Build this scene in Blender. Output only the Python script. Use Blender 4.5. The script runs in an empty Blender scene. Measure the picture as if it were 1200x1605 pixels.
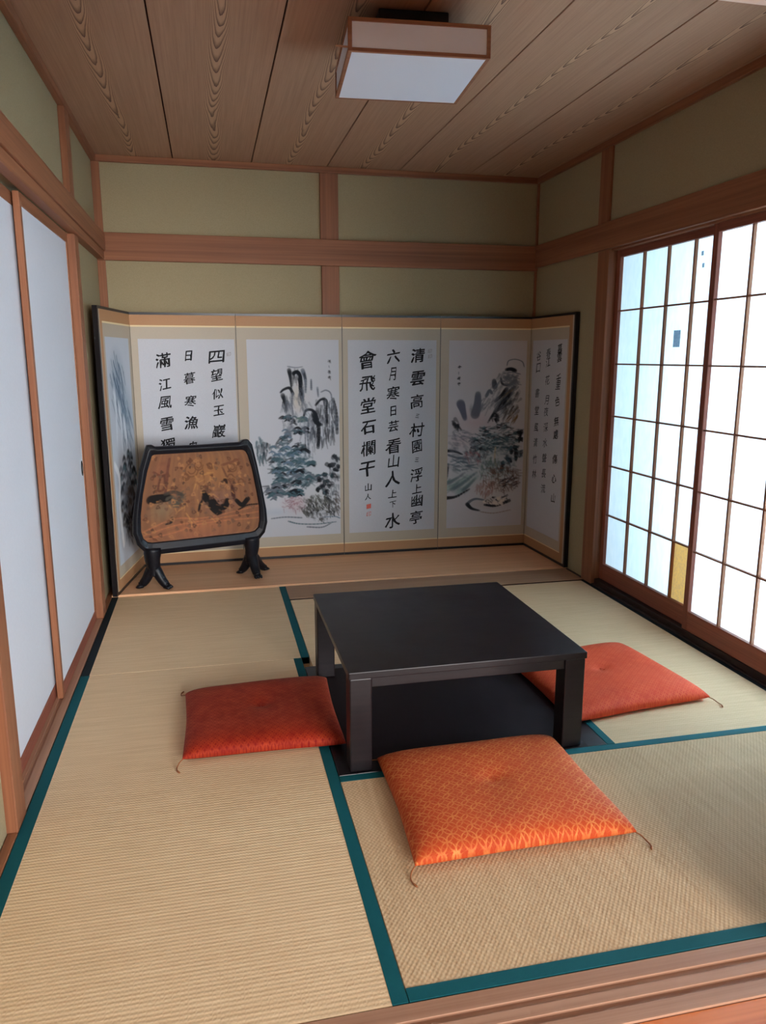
import bpy, bmesh, math, random
import numpy as np
from mathutils import Vector, Matrix

random.seed(7)
PI = math.pi
W, H, D = 2.7474, 2.46, 3.6664          # room width, height, depth
S = bpy.context.scene
COL = S.collection

# ------------------------------------------------------------------ camera
cam_data = bpy.data.cameras.new('camera')
cam = bpy.data.objects.new('camera', cam_data)
COL.objects.link(cam)
cam_data.sensor_fit = 'VERTICAL'
cam_data.sensor_height = 24.0
cam_data.lens = 24.0 * 1197.6 / 1605.0
cam_data.clip_start = 0.02
YAW, PITCH = 0.2212, 0.2001
cam.location = (0.5791, -1.3119, 1.3178)
cam.rotation_euler = (PI / 2 - PITCH, 0, -YAW)
S.camera = cam

# ------------------------------------------------------------------ light
S.view_settings.view_transform = 'Standard'
S.view_settings.look = 'None'
S.view_settings.gamma = 1.0
S.view_settings.use_curve_mapping = False
S.view_settings.exposure = 0.05
S.cycles.use_denoising = True
S.cycles.max_bounces = 10
S.cycles.diffuse_bounces = 7
S.cycles.transmission_bounces = 6
S.cycles.sample_clamp_indirect = 6.0

world = bpy.data.worlds.new('world')
S.world = world
world.use_nodes = True
bg = world.node_tree.nodes['Background']
bg.inputs['Color'].default_value = (0.80, 0.90, 1.0, 1)
bg.inputs['Strength'].default_value = 0.24


def area(name, loc, target, sx, sy, power, color):
    d = bpy.data.lights.new(name, 'AREA')
    d.shape = 'RECTANGLE'
    d.size, d.size_y = sx, sy
    d.energy = power
    d.color = color
    o = bpy.data.objects.new(name, d)
    COL.objects.link(o)
    o.location = loc
    o.rotation_euler = (Vector(target) - Vector(loc)).to_track_quat('-Z', 'Y').to_euler()
    return o


# daylight outside the paper windows, and the daylit doorway of the next room
area('daylight_garden', (4.4, 1.6, 1.5), (2.8, 1.6, 1.0), 3.4, 2.4, 85, (0.50, 0.80, 1.0))
area('sunlit_garden', (3.25, 0.52, 1.15), (2.7, 0.62, 1.05), 0.9, 1.9, 600, (0.62, 0.84, 1.0))
area('daylight_next_room', (2.65, -5.2, 1.35), (0.5, 0.9, 0.5), 2.2, 2.1, 520, (1.0, 0.97, 0.96))


# ------------------------------------------------------------------ materials
def lin(c):
    c = c / 255.0
    return c / 12.92 if c <= 0.04045 else ((c + 0.055) / 1.055) ** 2.4


def rgb(r, g, b):
    return (lin(r), lin(g), lin(b), 1.0)


class NT:
    def __init__(self, name, rough=0.6, metallic=0.0, spec=0.3):
        self.m = bpy.data.materials.new(name)
        self.m.use_nodes = True
        self.t = self.m.node_tree
        self.b = self.t.nodes['Principled BSDF']
        self.b.inputs['Roughness'].default_value = rough
        self.b.inputs['Metallic'].default_value = metallic
        self.b.inputs['Specular IOR Level'].default_value = spec
        self.tc = None

    def n(self, kind, **kw):
        x = self.t.nodes.new(kind)
        for k, v in kw.items():
            setattr(x, k, v)
        return x

    def link(self, a, b):
        self.t.links.new(a, b)

    def obj(self):
        if self.tc is None:
            self.tc = self.n('ShaderNodeTexCoord')
        return self.tc.outputs['Object']

    def val(self, sock, v):
        if hasattr(v, 'links'):
            self.link(v, sock)
        else:
            sock.default_value = v

    def math(self, op, a, b=0.0, c=None):
        x = self.n('ShaderNodeMath', operation=op)
        self.val(x.inputs[0], a)
        self.val(x.inputs[1], b)
        if c is not None:
            self.val(x.inputs[2], c)
        return x.outputs[0]

    def xyz(self, v=None):
        x = self.n('ShaderNodeSeparateXYZ')
        self.link(v or self.obj(), x.inputs[0])
        return x.outputs

    def mapping(self, scale, rot=(0, 0, 0)):
        x = self.n('ShaderNodeMapping')
        self.link(self.obj(), x.inputs['Vector'])
        x.inputs['Scale'].default_value = scale
        x.inputs['Rotation'].default_value = rot
        return x.outputs[0]

    def noise(self, vec, scale=1.0, detail=4, rough=0.55, dist=0.0):
        x = self.n('ShaderNodeTexNoise')
        if vec is not None:
            self.link(vec, x.inputs['Vector'])
        x.inputs['Scale'].default_value = scale
        x.inputs['Detail'].default_value = detail
        x.inputs['Roughness'].default_value = rough
        x.inputs['Distortion'].default_value = dist
        return x.outputs['Fac']

    def mix(self, f, a, b):
        x = self.n('ShaderNodeMix', data_type='RGBA')
        self.val(x.inputs['Factor'], f)
        for s, v in ((x.inputs[6], a), (x.inputs[7], b)):
            self.val(s, v)
        return x.outputs[2]

    def ramp(self, f, lo, hi, a=0.0, b=1.0):
        x = self.n('ShaderNodeMapRange')
        self.val(x.inputs[0], f)
        x.inputs[1].default_value, x.inputs[2].default_value = lo, hi
        x.inputs[3].default_value, x.inputs[4].default_value = a, b
        return x.outputs[0]

    def color(self, c):
        self.val(self.b.inputs['Base Color'], c)

    def bump(self, h, strength=0.3, dist=0.002):
        x = self.n('ShaderNodeBump')
        x.inputs['Strength'].default_value = strength
        x.inputs['Distance'].default_value = dist
        self.link(h, x.inputs['Height'])
        self.link(x.outputs[0], self.b.inputs['Normal'])


def wood(name, c1, c2, axis='x', rough=0.5, spec=0.25, fine=90.0):
    t = NT(name, rough, spec=spec)
    s = {'x': (1.2, fine, fine), 'y': (fine, 1.2, fine), 'z': (fine, fine, 1.2)}[axis]
    f = t.noise(t.mapping(s), 1.0, 3, 0.6)
    s2 = tuple(v * 0.22 for v in s)
    g = t.noise(t.mapping(s2), 1.0, 3, 0.6, 0.4)
    k = t.math('ADD', t.math('MULTIPLY', f, 0.5), t.math('MULTIPLY', g, 0.6))
    t.color(t.mix(t.ramp(k, 0.38, 0.72), c1, c2))
    t.bump(f, 0.12, 0.001)
    return t.m


M = {}
for ax in 'xyz':
    M['timber_' + ax] = wood('timber_' + ax, rgb(150, 98, 68), rgb(118, 72, 49), ax)
    M['red_timber_' + ax] = wood('red_timber_' + ax, rgb(150, 88, 68), rgb(112, 60, 48), ax)
    M['sill_' + ax] = wood('sill_' + ax, rgb(182, 140, 114), rgb(150, 108, 84), ax)
M['board'] = wood('board', rgb(236, 186, 144), rgb(214, 162, 122), 'x', 0.45)
M['next_floor'] = wood('next_floor', rgb(212, 126, 70), rgb(184, 98, 50), 'x', 0.35)
M['dark_sill'] = wood('dark_sill', rgb(62, 46, 44), rgb(40, 30, 30), 'y', 0.45)


def plaster():
    t = NT('plaster', 0.95, spec=0.1)
    f = t.noise(t.obj(), 220, 3, 0.7)
    g = t.noise(t.obj(), 3, 2, 0.5)
    c = t.mix(t.ramp(f, 0.3, 0.7), rgb(150, 136, 106), rgb(164, 150, 119))
    t.color(t.mix(t.ramp(g, 0.3, 0.8, 0, 0.25), c, rgb(148, 134, 104)))
    t.bump(f, 0.25, 0.001)
    return t.m


M['plaster'] = plaster()


def plain(name, c, rough=0.6, spec=0.3, metallic=0.0, nz=0.0, scale=200):
    t = NT(name, rough, metallic, spec)
    if nz:
        f = t.noise(t.obj(), scale, 3, 0.6)
        d = tuple(v * (1 - nz) for v in c[:3]) + (1,)
        t.color(t.mix(t.ramp(f, 0.3, 0.7), d, c))
        t.bump(f, 0.15, 0.0006)
    else:
        t.color(c)
    return t.m


M['white_plaster'] = plain('white_plaster', rgb(222, 222, 218), 0.9, 0.1, nz=0.05)
M['fusuma'] = plain('fusuma', rgb(214, 220, 230), 0.75, 0.2, nz=0.04, scale=120)
M['black_metal'] = plain('black_metal', rgb(28, 28, 30), 0.4, 0.5, nz=0.1)
M['groove'] = plain('groove', rgb(52, 30, 24), 0.9, 0.05, nz=0.1)
M['black_lacquer'] = plain('black_lacquer', rgb(22, 19, 24), 0.32, 0.5, nz=0.15, scale=40)
M['carved_black'] = plain('carved_black', rgb(17, 18, 26), 0.4, 0.3, nz=0.3, scale=60)
M['paper'] = plain('scroll_paper', rgb(194, 196, 202), 0.85, 0.1, nz=0.06, scale=160)
M['ink'] = plain('ink', rgb(24, 24, 28), 0.7, 0.2, nz=0.2)
M['ink_grey'] = plain('ink_grey', rgb(78, 80, 88), 0.8, 0.2, nz=0.2)
M['seal_red'] = plain('seal_red', rgb(206, 100, 86), 0.8, 0.2, nz=0.2, scale=900)
M['seal_grey'] = plain('seal_grey', rgb(150, 140, 140), 0.8, 0.2, nz=0.2, scale=900)
M['silk'] = plain('beige_silk', rgb(184, 172, 154), 0.6, 0.3, nz=0.08, scale=500)
M['cream'] = plain('cream_line', rgb(226, 204, 160), 0.6, 0.3)
M['brocade'] = plain('brown_brocade', rgb(178, 132, 92), 0.55, 0.35, nz=0.14, scale=500)
M['light_panel'] = plain('lamp_acrylic', rgb(232, 238, 250), 0.4, 0.3)
M['cord'] = plain('tassel_cord', rgb(150, 92, 56), 0.7, 0.2, nz=0.2, scale=900)
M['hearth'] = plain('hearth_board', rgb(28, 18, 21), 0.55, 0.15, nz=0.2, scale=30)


def table_mat():
    t = NT('ebony_table', 0.3, spec=0.35)
    f = t.noise(t.mapping((2.0, 60, 60)), 1.0, 3, 0.6)
    t.color(t.mix(t.ramp(f, 0.35, 0.7), rgb(22, 17, 21), rgb(31, 24, 27)))
    g = t.noise(t.obj(), 5, 4, 0.6)
    t.link(t.ramp(g, 0.35, 0.7, 0.30, 0.38), t.b.inputs['Roughness'])
    t.bump(f, 0.05, 0.0004)
    return t.m


M['table'] = table_mat()


def heri():
    t = NT('teal_mat_border', 0.75, spec=0.2)
    o = t.xyz()
    s = t.math('SINE', t.math('MULTIPLY', t.math('ADD', o[0], o[1]), 1800))
    f = t.noise(t.obj(), 300, 2)
    t.color(t.mix(t.math('MULTIPLY', f, 0.5), rgb(6, 86, 92), rgb(14, 66, 74)))
    t.bump(s, 0.2, 0.0004)
    return t.m


M['heri'] = heri()
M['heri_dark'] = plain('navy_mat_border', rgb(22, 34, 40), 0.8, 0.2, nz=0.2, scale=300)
M['strip'] = wood('strip', rgb(176, 140, 112), rgb(154, 118, 92), 'x', 0.6)


def tatami(name, along, c1, c2, dark):
    """rush mat: strands across the mat, warp dents every 15 mm along its length"""
    t = NT(name, 0.7, spec=0.25)
    o = t.xyz()
    a, b = (o[1], o[0]) if along == 'y' else (o[0], o[1])
    sb = t.math('SINE', t.math('MULTIPLY', b, 2 * PI / 0.0165))          # warp rows
    ph = t.math('MULTIPLY', t.math('SIGN', sb), 0.25 if along == 'y' else PI / 2)
    sa = t.math('SINE', t.math('ADD', t.math('MULTIPLY', a, 2 * PI / 0.0125), ph))
    cell = t.math('MULTIPLY', sa, t.math('ABSOLUTE', sb))
    st = (70, 4, 1) if along == 'x' else (4, 70, 1)
    f = t.noise(t.mapping(st), 1.0, 4, 0.65)
    g = t.noise(t.mapping((3, 3, 1)), 1.0, 3, 0.6)
    g2 = t.noise(t.mapping((200, 200, 1)), 1.0, 2, 0.5)
    k = t.math('ADD', t.math('MULTIPLY', cell, 0.15 if along == 'y' else 0.22), t.math('ADD', t.math('MULTIPLY', f, 0.8), t.math('MULTIPLY', g2, 0.3)))
    c = t.mix(t.ramp(k, 0.15, 1.0), c2, c1)
    t.color(t.mix(t.ramp(g, 0.35, 0.8, 0, 0.35), c, dark))
    t.bump(cell, 0.28 if along == 'y' else 0.36, 0.0012)
    return t.m


M['tatami_y'] = tatami('tatami_lengthwise', 'y', rgb(244, 216, 176), rgb(204, 170, 130), rgb(222, 188, 148))
M['tatami_x'] = tatami('tatami_crosswise', 'x', rgb(224, 194, 154), rgb(178, 144, 108), rgb(200, 166, 128))


def ceiling_mat(b0, bs):
    """cedar boards: rings of a trunk axis slightly tilted in every board give the flame figure"""
    t = NT('ceiling_cedar', 0.55, spec=0.2)
    o = t.xyz()
    q = t.math('DIVIDE', t.math('SUBTRACT', o[0], b0), bs)
    idx = t.math('FLOOR', q)
    xb = t.math('MULTIPLY', t.math('SUBTRACT', t.math('FRACT', q), 0.5), bs)
    nz = t.noise(t.mapping((2.5, 0.9, 1)), 1.0, 2, 0.5)
    nf = t.noise(t.mapping((30, 6, 1)), 1.0, 3, 0.6)
    off = t.math('MULTIPLY', t.math('SINE', t.math('MULTIPLY', idx, 7.3)), 0.3)
    cx = t.math('ADD', xb, t.math('MULTIPLY', t.math('SUBTRACT', nz, 0.5), 0.10))
    h = t.math('ADD', t.math('MULTIPLY', t.math('ADD', o[1], off), 0.055), 0.03)
    h = t.math('ADD', h, t.math('MULTIPLY', t.math('SUBTRACT', nz, 0.5), 0.05))
    r = t.math('SQRT', t.math('ADD', t.math('POWER', t.math('ABSOLUTE', t.math('MULTIPLY', cx, 2.3)), 2.0), t.math('POWER', h, 2.0)))
    r = t.math('ADD', r, t.math('MULTIPLY', nf, 0.006))
    ring = t.math('FRACT', t.math('DIVIDE', r, 0.0075))
    line = t.ramp(ring, 0.45, 0.92)
    core = t.ramp(t.math('ABSOLUTE', cx), 0.012, 0.06, 1.0, 0.12)
    fine = t.noise(t.mapping((160, 2.5, 1)), 1.0, 3, 0.6)
    base = t.mix(t.ramp(fine, 0.3, 0.75), rgb(178, 140, 114), rgb(156, 118, 94))
    tone = t.math('MULTIPLY', t.math('SINE', t.math('MULTIPLY', idx, 3.1)), 0.08)
    base = t.mix(t.math('ADD', 0.1, tone), base, rgb(150, 104, 78))
    base = t.mix(t.math('MULTIPLY', core, 0.36), base, rgb(212, 172, 136))
    t.color(t.mix(t.math('MULTIPLY', line, t.math('MULTIPLY', core, 0.9)), base, rgb(86, 54, 40)))
    return t.m


BS, B0 = 0.4567, 0.4285 - 0.4567
M['ceiling'] = ceiling_mat(B0, BS)


def shoji_paper():
    t = NT('shoji_paper', 0.9)
    f = t.noise(t.mapping((40, 40, 14)), 1.0, 4, 0.6)
    c = t.mix(t.ramp(f, 0.3, 0.7), rgb(238, 243, 246), rgb(248, 250, 250))
    d = t.n('ShaderNodeBsdfDiffuse')
    tr = t.n('ShaderNodeBsdfTranslucent')
    mx = t.n('ShaderNodeMixShader')
    mx.inputs[0].default_value = 0.62
    t.link(c, d.inputs[0])
    t.link(c, tr.inputs[0])
    t.link(d.outputs[0], mx.inputs[1])
    t.link(tr.outputs[0], mx.inputs[2])
    t.link(mx.outputs[0], t.t.nodes['Material Output'].inputs[0])
    return t.m


M['shoji'] = shoji_paper()


def thin_paper(name, c1, c2, trans):
    t = NT(name, 0.8)
    f = t.noise(t.obj(), 90, 3, 0.6)
    c = t.mix(t.ramp(f, 0.4, 0.62), c1, c2)
    d = t.n('ShaderNodeBsdfDiffuse')
    tr = t.n('ShaderNodeBsdfTranslucent')
    mx = t.n('ShaderNodeMixShader')
    mx.inputs[0].default_value = trans
    t.link(c, d.inputs[0])
    t.link(c, tr.inputs[0])
    t.link(d.outputs[0], mx.inputs[1])
    t.link(tr.outputs[0], mx.inputs[2])
    t.link(mx.outputs[0], t.t.nodes['Material Output'].inputs[0])
    return t.m


M['patch'] = thin_paper('gold_flecked_paper', rgb(255, 226, 168), rgb(240, 214, 176), 0.6)
M['sticker'] = thin_paper('grey_paper_scrap', rgb(200, 212, 222), rgb(176, 196, 208), 0.6)


def silk_cushion(name, c1, c2, gold, cells, goldness, width):
    """brocade with interlocked rings in gold thread"""
    t = NT(name, 0.5, spec=0.15)
    o = t.xyz()
    nz = t.noise(t.obj(), 9, 2)

    def ringfield(shift):
        ax = t.math('SUBTRACT', t.math('FRACT', t.math('ADD', t.math('MULTIPLY', o[0], cells), shift)), 0.5)
        ay = t.math('SUBTRACT', t.math('FRACT', t.math('ADD', t.math('MULTIPLY', o[1], cells), shift)), 0.5)
        r = t.math('SQRT', t.math('ADD', t.math('MULTIPLY', ax, ax), t.math('MULTIPLY', ay, ay)))
        dd = t.math('ABSOLUTE', t.math('SUBTRACT', r, 0.5))
        return t.ramp(dd, width, width * 0.5)

    def sunburst(shift):
        ax = t.math('SUBTRACT', t.math('FRACT', t.math('ADD', t.math('MULTIPLY', o[0], cells), shift)), 0.5)
        ay = t.math('SUBTRACT', t.math('FRACT', t.math('ADD', t.math('MULTIPLY', o[1], cells), shift)), 0.5)
        an = t.math('SINE', t.math('MULTIPLY', t.math('ARCTAN2', ay, ax), 8.0))
        return t.ramp(an, 0.75, 0.95)
    g = t.math('MAXIMUM', ringfield(0.0), ringfield(0.5))
    g = t.math('MAXIMUM', g, t.math('MULTIPLY', sunburst(0.0), 0.55))
    weave = t.noise(t.mapping((420, 420, 420)), 1.0, 2, 0.6)
    g = t.math('MULTIPLY', g, t.ramp(weave, 0.3, 0.55, 0.35, 1.0))
    worn = t.noise(t.mapping((26, 26, 26)), 1.0, 3, 0.7)
    g = t.math('MULTIPLY', g, t.ramp(worn, 0.32, 0.66, 0.25, 1.25))
    g = t.math('MULTIPLY', g, goldness)
    base = t.mix(t.ramp(nz, 0.3, 0.7), c1, c2)
    base = t.mix(t.ramp(weave, 0.35, 0.7, 0.0, 0.35), base, tuple(v * 0.55 for v in c1[:3]) + (1,))
    t.color(t.mix(g, base, gold))
    t.link(t.math('MULTIPLY', g, 0.6), t.b.inputs['Metallic'])
    t.link(t.ramp(g, 0, 1, 0.70, 0.38), t.b.inputs['Roughness'])
    t.b.inputs['Sheen Weight'].default_value = 0.06
    t.b.inputs['Sheen Tint'].default_value = (1.0, 0.55, 0.3, 1)
    t.bump(t.math('ADD', g, t.math('MULTIPLY', weave, 0.6)), 0.3, 0.001)
    return t.m


def painted(name):
    t = NT(name, 0.85, spec=0.15)
    a = t.n('ShaderNodeAttribute', attribute_name='pigment')
    t.color(a.outputs['Color'])
    return t.m


M['painted'] = painted('ink_wash_painting')
M['painted_wood'] = painted('gilt_wood_picture')


# ------------------------------------------------------------------ helpers
def origin(o):
    return o['_o'] if '_o' in o else (0.0, 0.0, 0.0)


ORG = {}


def link(name, mesh, mats, parent=None, smooth=False):
    o = bpy.data.objects.new(name, mesh)
    COL.objects.link(o)
    for m in (mats if isinstance(mats, (list, tuple)) else [mats]):
        mesh.materials.append(m)
    if smooth:
        mesh.polygons.foreach_set('use_smooth', [True] * len(mesh.polygons))
    if parent is not None:
        o.parent = parent
    return o


def obj(name, bm, mats, parent=None, smooth=False, local=False):
    """one mesh object; world-space verts are moved into the parent's frame"""
    me = bpy.data.meshes.new(name)
    if parent is not None and not local:
        off = ORG.get(parent.name, Vector((0, 0, 0)))
        bmesh.ops.translate(bm, verts=bm.verts, vec=-off)
    bmesh.ops.recalc_face_normals(bm, faces=bm.faces)
    bm.to_mesh(me)
    bm.free()
    o = link(name, me, mats, parent, smooth)
    if parent is not None:
        ORG[o.name] = ORG.get(parent.name, Vector((0, 0, 0)))
    return o


def thing(name, label, cat, loc, rotz=0.0, group=None):
    o = bpy.data.objects.new(name, None)
    COL.objects.link(o)
    o.empty_display_size = 0.1
    o.location = loc
    o.rotation_euler = (0, 0, rotz)
    ORG[o.name] = Vector(loc)
    tag(o, label, cat, group)
    return o


def tag(o, label=None, cat=None, group=None, kind=None):
    if label:
        o['label'] = label
    if cat:
        o['category'] = cat
    if group:
        o['group'] = group
    if kind:
        o['kind'] = kind
    return o


def struct(name, bm, mats, smooth=False):
    o = obj(name, bm, mats, smooth=smooth)
    o['kind'] = 'structure'
    return o


def box(bm, x0, x1, y0, y1, z0, z1, bev=0.0, mi=0):
    m = Matrix.Translation(((x0 + x1) / 2, (y0 + y1) / 2, (z0 + z1) / 2)) @ Matrix.Diagonal((abs(x1 - x0), abs(y1 - y0), abs(z1 - z0), 1))
    r = bmesh.ops.create_cube(bm, size=1.0, matrix=m)
    vs = r['verts']
    fs = set(f for v in vs for f in v.link_faces)
    for f in fs:
        f.material_index = mi
    if bev > 0:
        es = list(set(e for v in vs for e in v.link_edges))
        rb = bmesh.ops.bevel(bm, geom=es, offset=bev, segments=2, affect='EDGES', profile=0.5)
        for f in rb['faces']:
            f.material_index = mi
    return bm


def B(*a, **k):
    return box(bmesh.new(), *a, **k)


def tube(bm, pts, rad, seg=8):
    """tapered tube along pts; rad is one radius or one per point"""
    pts = [Vector(p) for p in pts]
    rads = rad if isinstance(rad, (list, tuple)) else [rad] * len(pts)
    rings = []
    up = Vector((0.13, 0.21, 1)).normalized()
    for i, p in enumerate(pts):
        d = (pts[min(i + 1, len(pts) - 1)] - pts[max(i - 1, 0)]).normalized()
        u = d.cross(up)
        if u.length < 1e-3:
            u = d.cross(Vector((1, 0, 0)))
        u.normalize()
        v = d.cross(u)
        rings.append([bm.verts.new(p + (u * math.cos(2 * PI * k / seg) + v * math.sin(2 * PI * k / seg)) * rads[i]) for k in range(seg)])
    for a, b in zip(rings, rings[1:]):
        for k in range(seg):
            bm.faces.new((a[k], a[(k + 1) % seg], b[(k + 1) % seg], b[k]))
    bm.faces.new(rings[0])
    bm.faces.new(list(reversed(rings[-1])))
    return bm


def smooth_path(pts, n=6):
    """Catmull-Rom through 2-D/3-D points"""
    P = [np.array(p, float) for p in pts]
    P = [2 * P[0] - P[1]] + P + [2 * P[-1] - P[-2]]
    out = []
    for i in range(1, len(P) - 2):
        for k in range(n):
            t = k / n
            a, b, c, d = P[i - 1], P[i], P[i + 1], P[i + 2]
            out.append(0.5 * ((2 * b) + (-a + c) * t + (2 * a - 5 * b + 4 * c - d) * t * t + (-a + 3 * b - 3 * c + d) * t ** 3))
    out.append(P[-2])
    return out


# ------------------------------------------------------------------ the setting
# floor under the mats
struct('floor', B(-0.15, W + 0.15, -0.145, D + 0.05, -0.09, -0.05), M['sill_x'])

# cedar board ceiling
bm = bmesh.new()
box(bm, -0.1, W + 0.1, -0.1, D + 0.05, H + 0.012, H + 0.03, mi=1)
for k in range(-1, 7):
    x0, x1 = max(B0 + BS * k, -0.1) + 0.003, min(B0 + BS * (k + 1), W + 0.1) - 0.003
    if x1 - x0 > 0.02:
        box(bm, x0, x1, -0.1, D + 0.05, H, H + 0.012, bev=0.0015)
struct('ceiling', bm, [M['ceiling'], M['groove']])

# walls
PLX = -0.03
bm = bmesh.new()
box(bm, PLX - 0.09, PLX, -0.1, 0.80, 0, H)
box(bm, PLX - 0.09, PLX, 0.80, 2.66, 1.90, H)
box(bm, PLX - 0.09, PLX, 2.66, D, 0, H)
struct('wall_left', bm, M['plaster'])
struct('wall_back', B(-0.12, W + 0.12, D, D + 0.09, -0.05, H), M['plaster'])
bm = bmesh.new()
box(bm, W, W + 0.12, 2.72, D, 0, H)
box(bm, W, W + 0.12, -0.1, 2.72, 1.92, H)
box(bm, W, W + 0.12, -0.1, 0.70, 0, 1.92)
struct('wall_right', bm, M['plaster'])
bm = B(-0.12, W + 0.12, -0.14, -0.10, 2.02, H + 0.01)
box(bm, 1.82, W + 0.12, -0.14, -0.10, 0, 2.02)  # unseen segment right of the opening, added to block light from behind
struct('wall_front', bm, M['plaster'])

# trims: ceiling moulding, beams, posts, sills
TR = [0]


def trim(bm, mat, smooth=False):
    TR[0] += 1
    return struct('trim_%d' % TR[0], bm, mat)


trim(B(PLX, W, D - 0.028, D, H - 0.036, H, bev=0.003), M['timber_x'])                 # moulding back
trim(B(PLX, PLX + 0.03, -0.1, D - 0.028, H - 0.036, H, bev=0.003), M['timber_y'])       # moulding left
trim(B(W - 0.025, W, -0.1, D - 0.028, H - 0.036, H, bev=0.003), M['timber_y'])          # moulding right
trim(B(PLX, W, D - 0.030, D, 1.878, 2.035, bev=0.003), M['timber_x'])                 # back beam
bm = B(PLX, 0.022, -0.1, D - 0.03, 1.928, 2.026, bev=0.004)
box(bm, PLX, 0.012, -0.1, D - 0.03, 1.882, 1.927, bev=0.003)
trim(bm, M['timber_y'])                                                               # left beam
bm = B(W - 0.022, W, -0.1, D - 0.03, 1.895, 2.038, bev=0.004)
box(bm, W, W + 0.10, 0.70, 2.66, 1.885, 1.92)
trim(bm, M['timber_y'])                                                               # right beam
trim(B(1.300, 1.412, D - 0.02, D, 0.03, 1.878, bev=0.003), M['timber_z'])             # post behind screen
trim(B(1.296, 1.410, D - 0.02, D, 2.035, H - 0.036, bev=0.003), M['timber_z'])
trim(B(PLX, PLX + 0.045, D - 0.02, D, 0.03, 1.878, bev=0.002), M['timber_z'])         # corner posts
trim(B(PLX, PLX + 0.045, D - 0.02, D, 2.035, H - 0.036, bev=0.002), M['timber_z'])
trim(B(W - 0.014, W, D - 0.02, D, 0.03, 1.878, bev=0.002), M['timber_z'])
trim(B(W - 0.014, W, D - 0.02, D, 2.035, H - 0.036, bev=0.002), M['timber_z'])
trim(B(-0.105, 0.0, 0.80, 0.90, 0, 1.882, bev=0.004), M['timber_z'])                  # left jamb near
trim(B(-0.105, 0.0, 2.655, 2.76, 0, 1.882, bev=0.004), M['timber_z'])                 # left jamb far
trim(B(PLX, 0.0, 2.63, 2.745, 2.026, H - 0.036, bev=0.003), M['timber_z'])            # left stub post
trim(B(PLX, 0.0, 0.79, 0.90, 2.026, H - 0.036, bev=0.003), M['timber_z'])
trim(B(W - 0.014, W + 0.10, 2.665, 2.79, 0, 1.895, bev=0.003), M['timber_z'])         # right jamb far
trim(B(W - 0.014, W, 2.69, 2.81, 2.038, H - 0.036, bev=0.003), M['timber_z'])         # right stub post
trim(B(W - 0.014, W + 0.10, 0.60, 0.70, 0, 1.895, bev=0.003), M['timber_z'])
# left sill with two tracks
bm = bmesh.new()
for a, b, z in ((-0.105, -0.078, 0.0), (-0.078, -0.062, -0.006), (-0.062, -0.050, 0.0), (-0.050, -0.034, -0.006), (-0.034, -0.004, 0.0)):
    box(bm, a, b, 0.90, 2.655, -0.05, z)
trim(bm, M['sill_y'])
bm = B(PLX + 0.002, -0.002, 2.76, D - 0.02, -0.05, 0.004, bev=0.002)
box(bm, PLX + 0.002, -0.002, -0.1, 0.80, -0.05, 0.004, bev=0.002)
trim(bm, M['timber_y'])                                                               # strip along left mats
# right sill
bm = B(W + 0.006, W + 0.10, 0.70, 2.665, -0.05, 0.034, bev=0.003)
trim(bm, M['dark_sill'])
trim(B(W - 0.012, W + 0.006, -0.1, 3.00, -0.05, 0.006, bev=0.002), M['dark_sill'])
# front sill with two grooves
bm = bmesh.new()
for a, b, z in ((-0.045, -0.003, 0.001), (-0.063, -0.045, -0.006), (-0.090, -0.063, 0.001), (-0.108, -0.090, -0.006), (-0.145, -0.108, 0.001)):
    box(bm, -0.03, W, a, b, -0.05, z, bev=0.0012)
trim(bm, M['sill_x'])
# white lintel over the opening where the photographer stands
trim(B(-0.12, W + 0.12, -0.14, -0.05, 1.900, 2.02, bev=0.003), M['white_plaster'])
# wooden floor and white ceiling of the next room
bm = bmesh.new()
for k in range(14):
    box(bm, -2.2, W + 0.6, -0.147 - 0.2 * (k + 1) + 0.001, -0.147 - 0.2 * k, -0.05, -0.004, bev=0.001)
trim(bm, M['next_floor'])
trim(B(-2.2, W + 0.6, -2.9, -0.14, 2.44, 2.47), M['white_plaster'])

# raised board at the back, with the strip in front of it
struct('floor_board', B(-0.002, W, 3.012, D, -0.05, 0.012, bev=0.002), M['board'])
trim(B(0.965, W - 0.014, 2.762, 3.002, -0.05, 0.004, bev=0.002), M['strip'])
trim(B(0.965, W - 0.014, 2.748, 2.7615, -0.05, 0.001), M['groove'])
trim(B(0.965, W - 0.014, 3.002, 3.0115, -0.05, 0.001), M['groove'])


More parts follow.
